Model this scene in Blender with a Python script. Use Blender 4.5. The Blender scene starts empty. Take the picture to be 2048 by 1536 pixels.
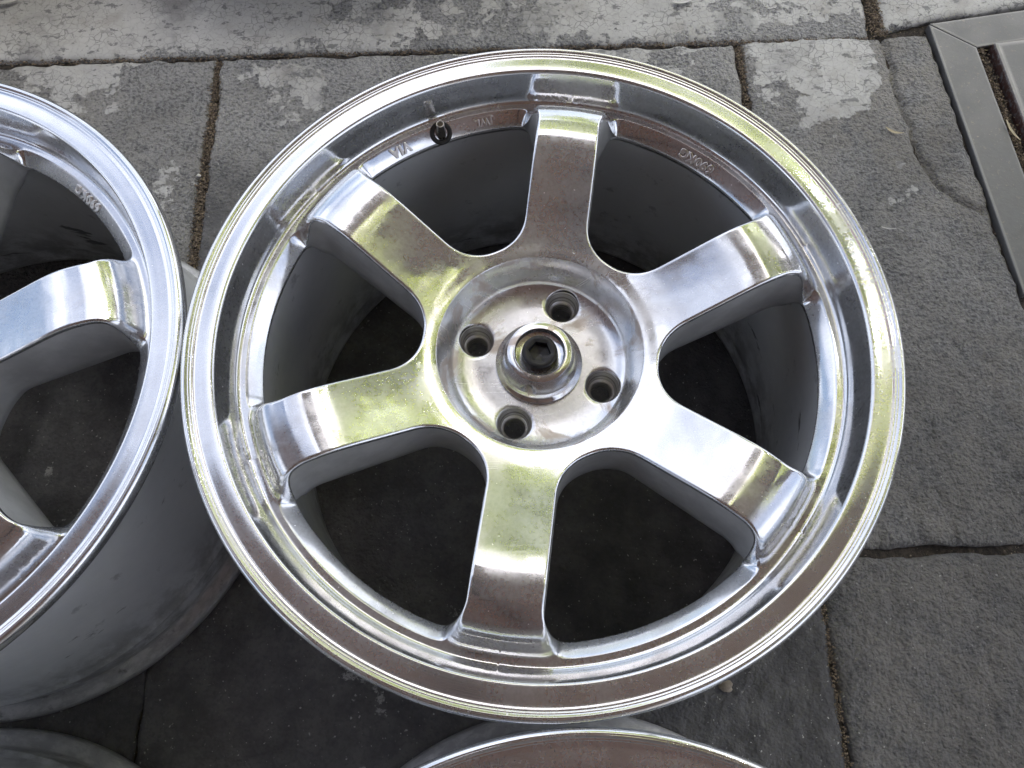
import bpy, math, random
import numpy as np
from mathutils import Matrix, Vector

C = bpy.context.scene.collection
R_ = math.radians
rng = np.random.default_rng(7)
random.seed(7)

# ------------------------------------------------------------------ camera
F, PITCH, ROLL, CZ = 1549.508, .3457, -.02875, .74044
cp, sp = math.cos(PITCH), math.sin(PITCH)
fwd = Vector((0, sp, -cp)); up0 = Vector((0, cp, sp)); ri0 = Vector((1, 0, 0))
ri = ri0*math.cos(ROLL)+up0*math.sin(ROLL)
up = -ri0*math.sin(ROLL)+up0*math.cos(ROLL)
cd = bpy.data.cameras.new("camera"); cam = bpy.data.objects.new("camera", cd); C.objects.link(cam)
cd.sensor_width = 36; cd.lens = F/2048*36; cd.clip_start = .01; cd.clip_end = 500
m = Matrix.Identity(4)
for i in range(3):
    m[i][0], m[i][1], m[i][2] = ri[i], up[i], -fwd[i]
m[2][3] = CZ
cam.matrix_world = m
bpy.context.scene.camera = cam

# ------------------------------------------------------------------ sky, sun, exposure
SUN_EL, SUN_AZ = R_(56), R_(40)          # azimuth measured from +Y towards +X
w = bpy.data.worlds.new("World"); bpy.context.scene.world = w; w.use_nodes = True
nt = w.node_tree; N = nt.nodes; L = nt.links
bg = N['Background']
sky = N.new('ShaderNodeTexSky'); sky.sky_type = 'NISHITA'; sky.sun_disc = False
sky.sun_elevation = SUN_EL; sky.sun_rotation = SUN_AZ
sky.air_density = 1.0; sky.dust_density = 4.0; sky.ozone_density = 1.5
tc = N.new('ShaderNodeTexCoord')
cn = N.new('ShaderNodeTexNoise'); cn.inputs['Scale'].default_value = 2.2; cn.inputs['Detail'].default_value = 6
cn.inputs['Roughness'].default_value = .55
L.new(tc.outputs['Generated'], cn.inputs['Vector'])
cr = N.new('ShaderNodeMapRange'); cr.interpolation_type = 'SMOOTHSTEP'
cr.inputs['From Min'].default_value = .44; cr.inputs['From Max'].default_value = .62
L.new(cn.outputs['Fac'], cr.inputs['Value'])
cm = N.new('ShaderNodeMix'); cm.data_type = 'RGBA'
L.new(cr.outputs['Result'], cm.inputs['Factor']); L.new(sky.outputs['Color'], cm.inputs[6])
cm.inputs[7].default_value = (8.2, 8.4, 9.2, 1)
L.new(cm.outputs[2], bg.inputs['Color']); bg.inputs['Strength'].default_value = .1
sd = bpy.data.lights.new("sun", 'SUN'); so = bpy.data.objects.new("sun", sd); C.objects.link(so)
sd.energy = 2.4; sd.angle = R_(12); sd.color = (1, .985, .965)
sdir = Vector((math.sin(SUN_AZ)*math.cos(SUN_EL), math.cos(SUN_AZ)*math.cos(SUN_EL), math.sin(SUN_EL)))
so.rotation_euler = sdir.to_track_quat('Z', 'Y').to_euler()
vs = bpy.context.scene.view_settings
bpy.context.scene.display_settings.display_device = 'sRGB'
vs.view_transform = 'Standard'; vs.look = 'None'; vs.exposure = 1.3; vs.gamma = 1; vs.use_curve_mapping = False

# ------------------------------------------------------------------ material helpers
class Mat:
    def __init__(s, name):
        s.m = bpy.data.materials.new(name); s.m.use_nodes = True
        s.nt = s.m.node_tree; s.b = s.nt.nodes['Principled BSDF']
    def n(s, t, **k):
        x = s.nt.nodes.new(t)
        for a, v in k.items(): setattr(x, a, v)
        return x
    def l(s, a, b): s.nt.links.new(a, b)
    def coord(s, out='Object'):
        if not hasattr(s, 'tc'): s.tc = s.n('ShaderNodeTexCoord')
        return s.tc.outputs[out]
    def noise(s, scale, detail=4, rough=.5, vec=None, dist=0):
        x = s.n('ShaderNodeTexNoise'); x.inputs['Scale'].default_value = scale
        x.inputs['Detail'].default_value = detail; x.inputs['Roughness'].default_value = rough
        x.inputs['Distortion'].default_value = dist
        s.l(vec if vec is not None else s.coord(), x.inputs['Vector'])
        return x.outputs['Fac']
    def ramp(s, v, a, b, c=0., d=1., smooth=True):
        x = s.n('ShaderNodeMapRange')
        if smooth: x.interpolation_type = 'SMOOTHSTEP'
        for nme, val in (('From Min', a), ('From Max', b), ('To Min', c), ('To Max', d)):
            x.inputs[nme].default_value = val
        s.l(v, x.inputs['Value']); return x.outputs['Result']
    def math(s, op, a, b=None):
        x = s.n('ShaderNodeMath', operation=op)
        for i, v in enumerate((a, b)):
            if v is None: continue
            if isinstance(v, (int, float)): x.inputs[i].default_value = v
            else: s.l(v, x.inputs[i])
        return x.outputs[0]
    def mix(s, f, a, b):
        x = s.n('ShaderNodeMix', data_type='RGBA')
        for i, v in ((0, f), (6, a), (7, b)):
            if isinstance(v, (int, float)): x.inputs[i].default_value = v
            elif isinstance(v, tuple): x.inputs[i].default_value = (*v, 1)
            else: s.l(v, x.inputs[i])
        return x.outputs[2]
    def bump(s, h, strength, dist, prev=None):
        x = s.n('ShaderNodeBump'); x.inputs['Strength'].default_value = strength
        x.inputs['Distance'].default_value = dist
        s.l(h, x.inputs['Height'])
        if prev is not None: s.l(prev, x.inputs['Normal'])
        return x.outputs['Normal']
    def set(s, **k):
        for a, v in k.items():
            i = s.b.inputs[a.replace('_', ' ')]
            if isinstance(v, (int, float)): i.default_value = v
            elif isinstance(v, tuple): i.default_value = (*v, 1)
            else: s.l(v, i)
        return s

def radius(M):
    sx = M.n('ShaderNodeSeparateXYZ'); M.l(M.coord(), sx.inputs[0])
    return M.math('SQRT', M.math('ADD', M.math('MULTIPLY', sx.outputs[0], sx.outputs[0]), M.math('MULTIPLY', sx.outputs[1], sx.outputs[1])))

def polished(name, lathe, rough0, rough1, wav, film, stain_refl=.12, scr=1., ssc=22):
    M = Mat(name)
    haze = M.noise(26, 5, .6)
    haze2 = M.noise(420, 3, .6)
    rough = M.ramp(M.math('ADD', M.math('MULTIPLY', haze, .88), M.math('MULTIPLY', haze2, .12)), .36, .66, rough0, rough1)
    spots = M.ramp(M.noise(300, 2, .5), .72, .78)
    rough = M.math('ADD', rough, M.math('MULTIPLY', spots, .22))
    col = M.mix(M.ramp(M.noise(60, 5, .65), .5, .75), (.72, .735, .76), (.66, .67, .69))
    col = M.mix(M.math('MULTIPLY', spots, .35), col, (.75, .75, .74))
    st = M.ramp(M.noise(ssc, 6, .68, dist=.8), .48, .64)
    col = M.mix(M.math('MULTIPLY', st, stain_refl), col, (.42, .33, .27))  # brown stains; on hub and cap also a brown reflection painted in
    rough = M.math('ADD', rough, M.math('MULTIPLY', st, stain_refl*.35))
    for k, (an, sc) in enumerate(((.5, 620), (1.9, 760), (2.6, 540))):   # hairline scratches in three directions
        mp = M.n('ShaderNodeMapping'); mp.inputs['Rotation'].default_value = (0, 0, an); mp.inputs['Scale'].default_value = (9, sc, 9)
        mp.inputs['Location'].default_value = (k*3.1, k*7.7, 0); M.l(M.coord(), mp.inputs[0])
        ln_ = M.ramp(M.noise(1, 3, .6, mp.outputs[0]), .64, .72)
        rough = M.math('ADD', rough, M.math('MULTIPLY', ln_, .13*scr))
        col = M.mix(M.math('MULTIPLY', ln_, .22*scr), col, (.80, .79, .78))
    nrm = M.bump(M.noise(28, 2, .5), wav, .006)
    nrm = M.bump(M.noise(900, 2, .5), .018, .0006, nrm)
    if lathe:
        r = radius(M)
        cx = M.n('ShaderNodeCombineXYZ'); M.l(r, cx.inputs[0])
        ln = M.noise(1700, 3, .7, cx.outputs[0])
        nrm = M.bump(ln, lathe, .0008, nrm)
    M.set(Base_Color=col, Metallic=1., Roughness=rough, Normal=nrm)
    b2 = M.n('ShaderNodeBsdfPrincipled'); b2.inputs['Metallic'].default_value = 1.; b2.inputs['Roughness'].default_value = .52
    M.l(col, b2.inputs['Base Color']); M.l(nrm, b2.inputs['Normal'])
    ms = M.n('ShaderNodeMixShader')
    M.l(M.ramp(M.math('ADD', M.math('MULTIPLY', haze, .6), M.math('MULTIPLY', haze2, .4)), .28, .72, film*.72, film*1.28), ms.inputs[0])
    M.l(M.b.outputs[0], ms.inputs[1]); M.l(b2.outputs[0], ms.inputs[2]); M.l(ms.outputs[0], M.nt.nodes['Material Output'].inputs['Surface'])
    return M.m

m_face = polished("polished_cast_aluminium", 0, .06, .17, .07, .27, .14, .6)
m_lip = polished("machined_polished_aluminium", .05, .06, .15, .012, .25, .035, .4)
m_hub = polished("stained_reflection_tinted_aluminium", .07, .12, .28, .05, .32, .7, .7, 30)
m_cap = polished("bright_turned_aluminium", .03, .05, .12, .01, .20, .75, 1., 48)  # the cap's brown tint paints in the mirrored eave

M = Mat("cast_satin_aluminium"); M.set(Base_Color=(.72, .70, .68), Metallic=1., Roughness=.33); m_cast = M.m
M = Mat("satin_spoke_side"); M.set(Base_Color=M.mix(M.ramp(M.noise(40, 5, .65), .35, .7), (.42, .425, .43), (.52, .525, .53)), Metallic=.35, Roughness=M.ramp(M.noise(120, 4), .3, .7, .36, .5), Normal=M.bump(M.noise(700, 3), .08, .0004)); m_side = M.m
M = Mat("matte_grey_wheel_paint")
scuff = M.ramp(M.noise(38, 5, .7), .60, .70)
st = M.n('ShaderNodeMapping'); st.inputs['Scale'].default_value = (30, 30, 400); M.l(M.coord(), st.inputs[0])
streak = M.noise(1, 4, .6, st.outputs[0])
c = M.mix(M.ramp(M.noise(9, 4), .35, .7), (.66, .675, .695), (.73, .74, .755))
c = M.mix(M.math('MULTIPLY', M.ramp(streak, .55, .75), .35), c, (.68, .68, .68))
c = M.mix(M.math('MULTIPLY', scuff, .35), c, (.07, .07, .075))
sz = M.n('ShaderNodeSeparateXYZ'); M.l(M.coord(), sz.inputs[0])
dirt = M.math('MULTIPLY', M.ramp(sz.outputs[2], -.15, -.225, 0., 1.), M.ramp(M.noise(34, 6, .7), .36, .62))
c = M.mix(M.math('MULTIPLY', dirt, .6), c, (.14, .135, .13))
mk = M.n('ShaderNodeMapping'); mk.inputs['Scale'].default_value = (11, 11, 34); M.l(M.coord(), mk.inputs[0])
c = M.mix(M.math('MULTIPLY', M.ramp(M.noise(1, 5, .6, mk.outputs[0]), .66, .70), .8), c, (.05, .05, .055))
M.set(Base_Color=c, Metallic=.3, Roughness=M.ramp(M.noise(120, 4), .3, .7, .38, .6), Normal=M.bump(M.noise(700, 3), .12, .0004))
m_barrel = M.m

M = Mat("scraped_bare_flange_metal")
mp = M.n('ShaderNodeMapping'); mp.inputs['Scale'].default_value = (60, 60, 500); M.l(M.coord(), mp.inputs[0])
g = M.noise(1, 6, .7, mp.outputs[0])
c = M.mix(M.ramp(g, .42, .62), (.34, .34, .345), (.47, .47, .47)); c = M.mix(M.math('MULTIPLY', M.ramp(M.noise(45, 6, .7), .56, .70), .75), c, (.10, .098, .095))
M.set(Base_Color=c, Metallic=.35, Roughness=M.ramp(g, .3, .7, .55, .36), Normal=M.bump(g, .15, .0003))
m_flange = M.m

M = Mat("black_oxide_steel")
M.set(Base_Color=(.012, .012, .014), Metallic=.3, Roughness=M.ramp(M.noise(300, 4), .3, .7, .28, .5), Normal=M.bump(M.noise(900, 3), .1, .0003))
m_bolt = M.m
M = Mat("black_rubber"); M.set(Base_Color=(.012, .011, .011), Roughness=M.ramp(M.noise(500, 3), .3, .7, .5, .75)); m_rubber = M.m
M = Mat("dull_nickel_steel")
M.set(Base_Color=M.mix(M.noise(260, 4, .6), (.32, .29, .26), (.52, .49, .46)), Metallic=1., Roughness=M.ramp(M.noise(400, 4), .3, .7, .25, .45)); m_valve = M.m
M = Mat("drilled_bare_aluminium")
sx = M.n('ShaderNodeSeparateXYZ'); M.l(M.coord(), sx.inputs[0])
cz = M.n('ShaderNodeCombineXYZ'); M.l(sx.outputs[2], cz.inputs[0])
gr = M.noise(900, 3, .6, cz.outputs[0])
M.set(Base_Color=M.mix(M.ramp(gr, .38, .55), (.26, .25, .24), (.68, .67, .66)), Metallic=.9, Roughness=.35, Normal=M.bump(gr, .5, .0008)); m_hole = M.m

# ------------------------------------------------------------------ mesh helpers
def mesh(name, V, Fc, smooth=True, mats=None):
    me = bpy.data.meshes.new(name); me.from_pydata([tuple(map(float, v)) for v in V], [], [tuple(map(int, f)) for f in Fc])
    if smooth: me.polygons.foreach_set('use_smooth', [True]*len(me.polygons))
    for mm in (mats or []): me.materials.append(mm)
    me.update(); return me

def obj(name, me, parent=None, loc=None, label=None, cat=None, group=None, kind=None):
    o = bpy.data.objects.new(name, me); C.objects.link(o)
    if parent: o.parent = parent
    if loc is not None: o.location = loc
    for k, v in (('label', label), ('category', cat), ('group', group), ('kind', kind)):
        if v: o[k] = v
    return o

def fill(prof, step):
    out = [prof[0]]
    for a, b in zip(prof[:-1], prof[1:]):
        n = max(1, int(math.hypot(b[0]-a[0], b[1]-a[1])/step))
        out += [(a[0]+(b[0]-a[0])*k/n, a[1]+(b[1]-a[1])*k/n) for k in range(1, n+1)]
    return out

def lathe(prof, n=240, z0=0., closed=False):
    P = np.array(prof); k = len(P)
    a = np.linspace(0, 2*np.pi, n, endpoint=False)
    V = np.stack([np.outer(np.cos(a), P[:, 0]), np.outer(np.sin(a), P[:, 0]), np.tile(P[:, 1]+z0, (n, 1))], -1).reshape(-1, 3)
    Fc = []
    for i in range(n):
        j = (i+1) % n
        for q in range(k if closed else k-1):
            q2 = (q+1) % k
            Fc.append((i*k+q, i*k+q2, j*k+q2, j*k+q))
    return V, Fc

def smooth_curve(pts, step=.0008):
    """monotone cubic through (r, z) points, resampled"""
    P = np.array(pts); x, y = P[:, 0], P[:, 1]
    h = np.diff(x); d = np.diff(y)/h
    mm = np.zeros(len(x)); mm[0], mm[-1] = d[0], d[-1]
    for i in range(1, len(x)-1):
        if d[i-1]*d[i] <= 0: mm[i] = 0
        else:
            w1, w2 = 2*h[i]+h[i-1], h[i]+2*h[i-1]
            mm[i] = (w1+w2)/(w1/d[i-1]+w2/d[i])
    def f(q):
        q = np.asarray(q, float); i = np.clip(np.searchsorted(x, q)-1, 0, len(h)-1)
        t = np.clip((q-x[i])/h[i], 0, 1)
        return (2*t**3-3*t**2+1)*y[i]+(t**3-2*t**2+t)*h[i]*mm[i]+(-2*t**3+3*t**2)*y[i+1]+(t**3-t**2)*h[i]*mm[i+1]
    return f

# ------------------------------------------------------------------ the wheel (z measured from the lip plane)
H = .2575
SA = R_(20.8)                       # one spoke axis of the main wheel
RI, RO = .0747, .2216
zf = smooth_curve([(.0700, -.0312), (.0747, -.0297), (.085, -.0278), (.10, -.0240), (.12, -.0172), (.135, -.0118), (.150, -.0066), (.160, -.0040), (.168, -.0030),
                   (.176, -.0032), (.184, -.0046), (.190, -.0066), (.1945, -.0090), (.1972, -.0112), (.1990, -.0140), (.2020, -.0205), (.2045, -.0255), (.2068, -.0282),
                   (.2095, -.0292), (.2130, -.0292), (.2152, -.0284), (.2166, -.0260), (.2174, -.0225), (.2195, -.0140), (.2216, -.0055), (.223, -.002)])
def sstep(a, b, x):
    t = np.clip((x-a)/(b-a), 0, 1); return t*t*(3-2*t)
HW = .0238
def lateral(x, y):                  # distance from the nearer of the two spoke axes at +-30 degrees
    a = np.abs(np.arctan2(y, x)); r = np.hypot(x, y)
    return r*np.sin(np.clip(R_(30)-a, -1, 1))
def smin(a, b, k):
    hh = np.maximum(k-np.abs(a-b), 0)/k
    return np.minimum(a, b)-hh*hh*k*.25
def Gf(x, y):
    r = np.hypot(x, y); c30, s30 = math.cos(R_(30)), math.sin(R_(30))
    f1 = (x*s30-y*c30)-HW; f2 = (x*s30+y*c30)-HW
    inner = smin(smin(f1, f2, .016), r-.0838, .024)
    return smin(inner, .1995-r, .022)
def ledge_w(x, y):
    r = np.hypot(x, y)
    return sstep(.0243, .0385, lateral(x, y))*sstep(.178, .194, r)
def ztop(x, y):
    r = np.hypot(x, y); z = zf(r); wv = ledge_w(x, y)
    low = np.where(r < .2095, -.0292, z)
    return z*(1-wv)+np.minimum(z, low)*wv
def zbot(x, y):
    r = np.hypot(x, y)
    z = np.interp(r, [.07, .10, .19, .23], [-.082, -.070, -.056, -.048])
    wv = ledge_w(x, y); return z*(1-wv)-.0455*wv

def build_face():
    cx = .146
    th = np.radians(np.linspace(0, 30, 60, endpoint=False)); a_out = np.arctan2(RO*np.sin(th), RO*np.cos(th)-cx)
    q_ = np.linspace(0, 1, 400); dens = 1/np.interp(RO-q_*(RO-RI), [RI, .10, .185, .195, RO], [.0012, .0019, .0015, .0006, .0006])
    cdf = np.concatenate([[0], np.cumsum((dens[1:]+dens[:-1])/2)]); cdf /= cdf[-1]
    rs = RO-(RO-RI)*np.interp(np.linspace(0, 1, 134, endpoint=False), cdf, q_)
    a_side = np.arctan2(rs*math.sin(R_(30)), rs*math.cos(R_(30))-cx)
    th = np.radians(np.linspace(30, 0, 21)); a_in = np.arctan2(RI*np.sin(th), RI*np.cos(th)-cx)
    uph = np.concatenate([a_out, a_side, a_in]); ph = np.concatenate([uph, -uph[-2:0:-1]])
    n = len(ph); dx, dy = np.cos(ph), np.sin(ph)
    lo, hi = np.zeros(n), np.full(n, .09)
    for _ in range(45):
        mid = (lo+hi)/2; g = Gf(cx+mid*dx, mid*dy)
        lo = np.where(g > 0, mid, lo); hi = np.where(g > 0, hi, mid)
    px, py = cx+lo*dx, lo*dy
    e = 1e-5
    gx = (Gf(px+e, py)-Gf(px-e, py)); gy = (Gf(px, py+e)-Gf(px, py-e)); gl = np.hypot(gx, gy)
    nx, ny = -gx/gl, -gy/gl
    # sector border along the ray from the window centre
    a = np.arctan2(py, px-cx); ux, uy = np.cos(a), np.sin(a)
    T = np.full(n, 9.)
    for sgn in (1, -1):             # spoke centre lines
        c30, s30 = math.cos(R_(30)), math.sin(R_(30))
        num = cx*s30; den = -(ux*s30-sgn*uy*c30)
        tt = np.where(den > 1e-9, num/np.where(den > 1e-9, den, 1), 9); T = np.minimum(T, tt)
    b = cx*ux
    T = np.minimum(T, -b+np.sqrt(b*b-cx*cx+RO*RO))
    disc = b*b-cx*cx+RI*RI
    ti = np.where((disc > 0) & (b < 0), -b-np.sqrt(np.maximum(disc, 0)), 9); T = np.minimum(T, ti)
    qx, qy = cx+T*ux, T*uy
    for rr in (RI, RO):             # exact corners
        for sgn in (1, -1):
            X0, Y0 = rr*math.cos(R_(30)), sgn*rr*math.sin(R_(30))
            k = np.argmin(np.hypot(qx-X0, qy-Y0)); qx[k], qy[k] = X0, Y0
    fs = lateral(px, py)-HW; fo = .1995-np.hypot(px, py)
    wo = sstep(-.003, .015, fs-fo)
    bw = .0022*(1-wo)+.0096*wo; be = .0020*(1-wo)+.0094*wo
    rings = []
    U = [0, .06, .14, .25, .38, .52, .68, .84, 1.]
    for u in U:
        x, y = px+nx*bw*u, py+ny*bw*u
        rnd = 1-np.sqrt(np.maximum(0, 1-(1-u)**2)); cham = (1-u)*.86+.14*(1-u)**3
        drop = be*(rnd*(1-wo)+cham*wo)
        rings.append((x, y, ztop(x, y)-drop))
    x0, y0 = px+nx*bw, py+ny*bw
    K = 26
    for k in range(1, K+1):
        f = k/K
        x, y = x0+(qx-x0)*f, y0+(qy-y0)*f
        rings.append((x, y, ztop(x, y)))
    # side wall below the window edge
    zt0 = rings[0][2]; zb = zbot(px, py); zb = np.minimum(zb, zt0-.003)
    walls = []
    for u in (1., .85, .6, .35, .15, .04):
        off = -.0018*u*(1-wo)+.0055*u*wo
        walls.append((px+nx*off, py+ny*off, zt0+(zb-zt0)*u))
    back = []
    for f in (1., .6, .3, .1):
        x, y = px+(qx-px)*f, py+(qy-py)*f
        back.append((x, y, np.minimum(zbot(x, y), zb) if f < .2 else zbot(x, y)))
    allr = back+walls+rings
    nb = len(allr)
    V = np.stack([np.stack(r, -1) for r in allr], 0)      # ring, i, 3
    Fq = []
    for j in range(nb-1):
        for i in range(n):
            i2 = (i+1) % n
            Fq.append((j*n+i, j*n+i2, (j+1)*n+i2, (j+1)*n+i))
    V = V.reshape(-1, 3); Fq = np.array(Fq)
    wall = np.repeat(np.arange(nb-1) < len(back)+len(walls)-1, n)
    # six sectors, rotated; weld the shared borders for the normals
    VV, FF = [], []
    for k in range(6):
        a = SA+R_(30+60*k); c_, s_ = math.cos(a), math.sin(a)
        VV.append(np.stack([V[:, 0]*c_-V[:, 1]*s_, V[:, 0]*s_+V[:, 1]*c_, V[:, 2]], -1)); FF.append(Fq+k*len(V))
    VV = np.concatenate(VV); FF = np.concatenate(FF)
    key = np.round(VV/2e-5).astype(np.int64)
    _, first, inv = np.unique(key, axis=0, return_index=True, return_inverse=True)
    VV = VV[first]; FF = inv.reshape(-1)[FF]
    ok = np.array([len(set(f)) == 4 for f in FF]); FF = FF[ok]; WF = np.tile(wall, 6)[ok]
    p = VV[FF]; fn = np.cross(p[:, 2]-p[:, 0], p[:, 3]-p[:, 1])
    vn = np.zeros_like(VV)
    for q in range(4): np.add.at(vn, FF[:, q], fn)
    vn /= np.linalg.norm(vn, axis=1, keepdims=True)+1e-12
    return VV, FF, vn, WF

def sub(VV, FF, vn, sel, name, mat):
    f = FF[sel]; ids, inv = np.unique(f, return_inverse=True)
    me = mesh(name, VV[ids], inv.reshape(-1, 4), True, [mat, m_side]); me.polygons.foreach_set('material_index', WF[sel].astype(np.int32))
    me.normals_split_custom_set_from_vertices([tuple(v) for v in vn[ids]])
    return me

VV, FF, vn, WF = build_face()
p = VV[FF]
if np.cross(p[:, 2]-p[:, 0], p[:, 3]-p[:, 1])[:, 2].sum() < 0 or True:
    pass
ce = p.mean(1); rr = np.hypot(ce[:, 0], ce[:, 1]); ang = np.degrees(np.arctan2(ce[:, 1], ce[:, 0]))-20.8
sec = np.round(ang/60).astype(int) % 6
hubsel = rr < .090
parts = {'hub': sub(VV, FF, vn, hubsel, 'hub', m_face)}
spoke_me = [sub(VV, FF, vn, (~hubsel) & (sec == k), 'spoke', m_face) for k in range(6)]

# lip: from the top of the inner wall over the ring, the grooves and the rolled edge to its underside
lip_prof = [(.2216, -.0055), (.22185, -.0045), (.2222, -.00355), (.2228, -.0028), (.2235, -.00235), (.2243, -.0022), (.2300, -.0023), (.2335, -.0024), (.2345, -.0024), (.2352, -.00235), (.2358, -.0022), (.2364, -.0020), (.2376, -.00155), (.23775, -.0016), (.2379, -.00142), (.2390, -.0010), (.23915, -.00105), (.2393, -.0009),
            (.2400, -.0006), (.2406, -.0003), (.2411, 0), (.24135, -.0004), (.2417, -.0001), (.2424, -.0003), (.2433, -.0009), (.2441, -.0017), (.2447, -.0029), (.2450, -.0045),
            (.2450, -.0075), (.2446, -.0100), (.2437, -.0118), (.2420, -.0126), (.2360, -.0132), (.2305, -.0140)]
lipV, lipF = lathe(lip_prof, 360)
lip_me = mesh('lip', lipV, lipF, True, [m_lip])
bar_prof = fill([(.2305, -.0140), (.2290, -.0155), (.2284, -.0180), (.2278, -.032), (.2284, -.0345), (.2278, -.037), (.2225, -.048), (.2190, -.062), (.2175, -.09), (.2178, -.13),
            (.2205, -.165), (.2245, -.195), (.2262, -.205), (.2266, -.2095), (.2290, -.2125), (.2294, -.2145), (.2290, -.2165), (.2264, -.2195), (.2262, -.2235), (.2268, -.2400)], .006)
inb_prof = fill([(.2178, -.2510), (.2178, -.2340), (.2165, -.2290), (.2130, -.2200), (.2118, -.205), (.2095, -.15), (.2085, -.10), (.2080, -.060), (.2088, -.046)], .006)
bV, bF = lathe(bar_prof, 240); iV, iF = lathe(inb_prof, 240)
bar_me = mesh('barrel', np.concatenate([bV, iV]), [f[::-1] for f in bF]+[tuple(np.array(f[::-1])+len(bV)) for f in iF], True, [m_barrel])
fl_prof = [(.2268, -.2400), (.2274, -.2425), (.2290, -.2440), (.2345, -.2450), (.2392, -.2462), (.2412, -.2482), (.2418, -.2512), (.2414, -.2545), (.2398, -.2568), (.2370, -.2575),
           (.2260, -.2575), (.2195, -.2568), (.2178, -.2540), (.2178, -.2510)]
fV, fF = lathe(fill(fl_prof, .003), 240)
fl_me = mesh('rear_flange', fV, [f[::-1] for f in fF], True, [m_flange])

# hub bowl with four lug holes
LUG = [R_(67+90*k) for k in range(4)]; LR, LH = .0505, .0126
bowl = [(.0747, -.0297), (.0743, -.0298), (.0740, -.0301), (.0737, -.0308), (.0722, -.0345), (.0706, -.0390), (.0690, -.0435), (.0676, -.0475), (.0666, -.0503), (.0657, -.0522), (.0648, -.0535), (.0640, -.0543)]
def build_bowl():
    V, Fq = lathe(bowl, 360); V = list(map(tuple, V)); Fq = [f[::-1] for f in Fq]
    zfl = smooth_curve([(.030, -.0585), (.045, -.0582), (.056, -.0572), (.0605, -.0560), (.0640, -.0543)])
    for k in range(4):
        base = len(V); n = 120
        a = np.linspace(0, 2*np.pi, n, endpoint=False)
        K = 10; cx = LR
        ux, uy = np.cos(a), np.sin(a)
        T = np.full(n, 9.); c45 = math.sqrt(.5)
        for sgn in (1, -1):
            den = -(ux*c45-sgn*uy*c45); T = np.minimum(T, np.where(den > 1e-9, cx*c45/np.where(den > 1e-9, den, 1), 9))
        b = cx*ux; T = np.minimum(T, -b+np.sqrt(b*b-cx*cx+.0640**2))
        d = b*b-cx*cx+.0318**2; T = np.minimum(T, np.where((d > 0) & (b < 0), -b-np.sqrt(np.maximum(d, 0)), 9))
        for r_ in (.0318, .0640):
            for sgn in (1, -1):
                X0, Y0 = r_*c45, sgn*r_*c45
                i = np.argmin(np.hypot(cx+T*ux-X0, T*uy-Y0)); L0 = math.hypot(X0-cx, Y0); ux[i], uy[i], T[i] = (X0-cx)/L0, Y0/L0, L0
        rot = LUG[k]; co, si = math.cos(rot), math.sin(rot)
        lv = [(LH, .0009), (LH+.0003, .0003), (LH+.0008, .0)]
        for rad, dz in lv:
            x, y = cx+rad*ux, rad*uy; z = zfl(np.hypot(x, y))-dz
            V += [(X*co-Y*si, X*si+Y*co, Z) for X, Y, Z in zip(x, y, z)]
        for q in range(1, K+1):
            f = q/K; rad = (LH+.0008)*(1-f)+np.maximum(T, LH+.0009)*f
            x, y = cx+rad*ux, rad*uy; z = zfl(np.hypot(x, y))
            V += [(X*co-Y*si, X*si+Y*co, Z) for X, Y, Z in zip(x, y, z)]
        for j in range(len(lv)+K-1):
            for i in range(n):
                i2 = (i+1) % n; Fq.append((base+j*n+i, base+(j+1)*n+i, base+(j+1)*n+i2, base+j*n+i2))
    V = np.array(V); Fq = np.array([f for f in Fq])
    key = np.round(V/2e-5).astype(np.int64); _, first, inv = np.unique(key, axis=0, return_index=True, return_inverse=True)
    V = V[first]; Fq = inv.reshape(-1)[Fq]; Fq = [f for f in Fq if len(set(f)) == 4]
    return mesh('hub_bowl', V, Fq, True, [m_hub])
bowl_me = build_bowl()
# each lug hole: chamfered thread-like steps, then the bore
lp = [(LH, 0)]
z = 0.
for q in range(5):
    r0 = LH-.0004-q*.00055
    lp += [(r0, z-.0004), (r0-.0001, z-.0016), (r0-.0005, z-.0019)]; z -= .0021
lp += [(.0082, z-.001), (.0077, z-.0016), (.0076, z-.012)]
lV, lF = lathe(lp, 56); lug_me = mesh('lug_hole', lV, [f[::-1] for f in lF], True, [m_hole])
# back pad of the hub so the holes have depth
# centre cap
cap = [(.0324, -.0590), (.0324, -.0565), (.0322, -.0558), (.0314, -.0552), (.0298, -.0542), (.0282, -.0528), (.0268, -.0508), (.0256, -.0482), (.0247, -.0452), (.0240, -.0420),
       (.0236, -.0390), (.0234, -.0358), (.02325, -.0352), (.0229, -.0350), (.0186, -.0350), (.0183, -.0352), (.0181, -.0357), (.0180, -.0390), (.0177, -.0400), (.0170, -.0404), (.0120, -.0405)]
cV, cF = lathe(cap, 180); cap_me = mesh('centre_cap', cV, [f[::-1] for f in cF], True, [m_cap])
cap_me.set_sharp_from_angle(angle=R_(33))
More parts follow.
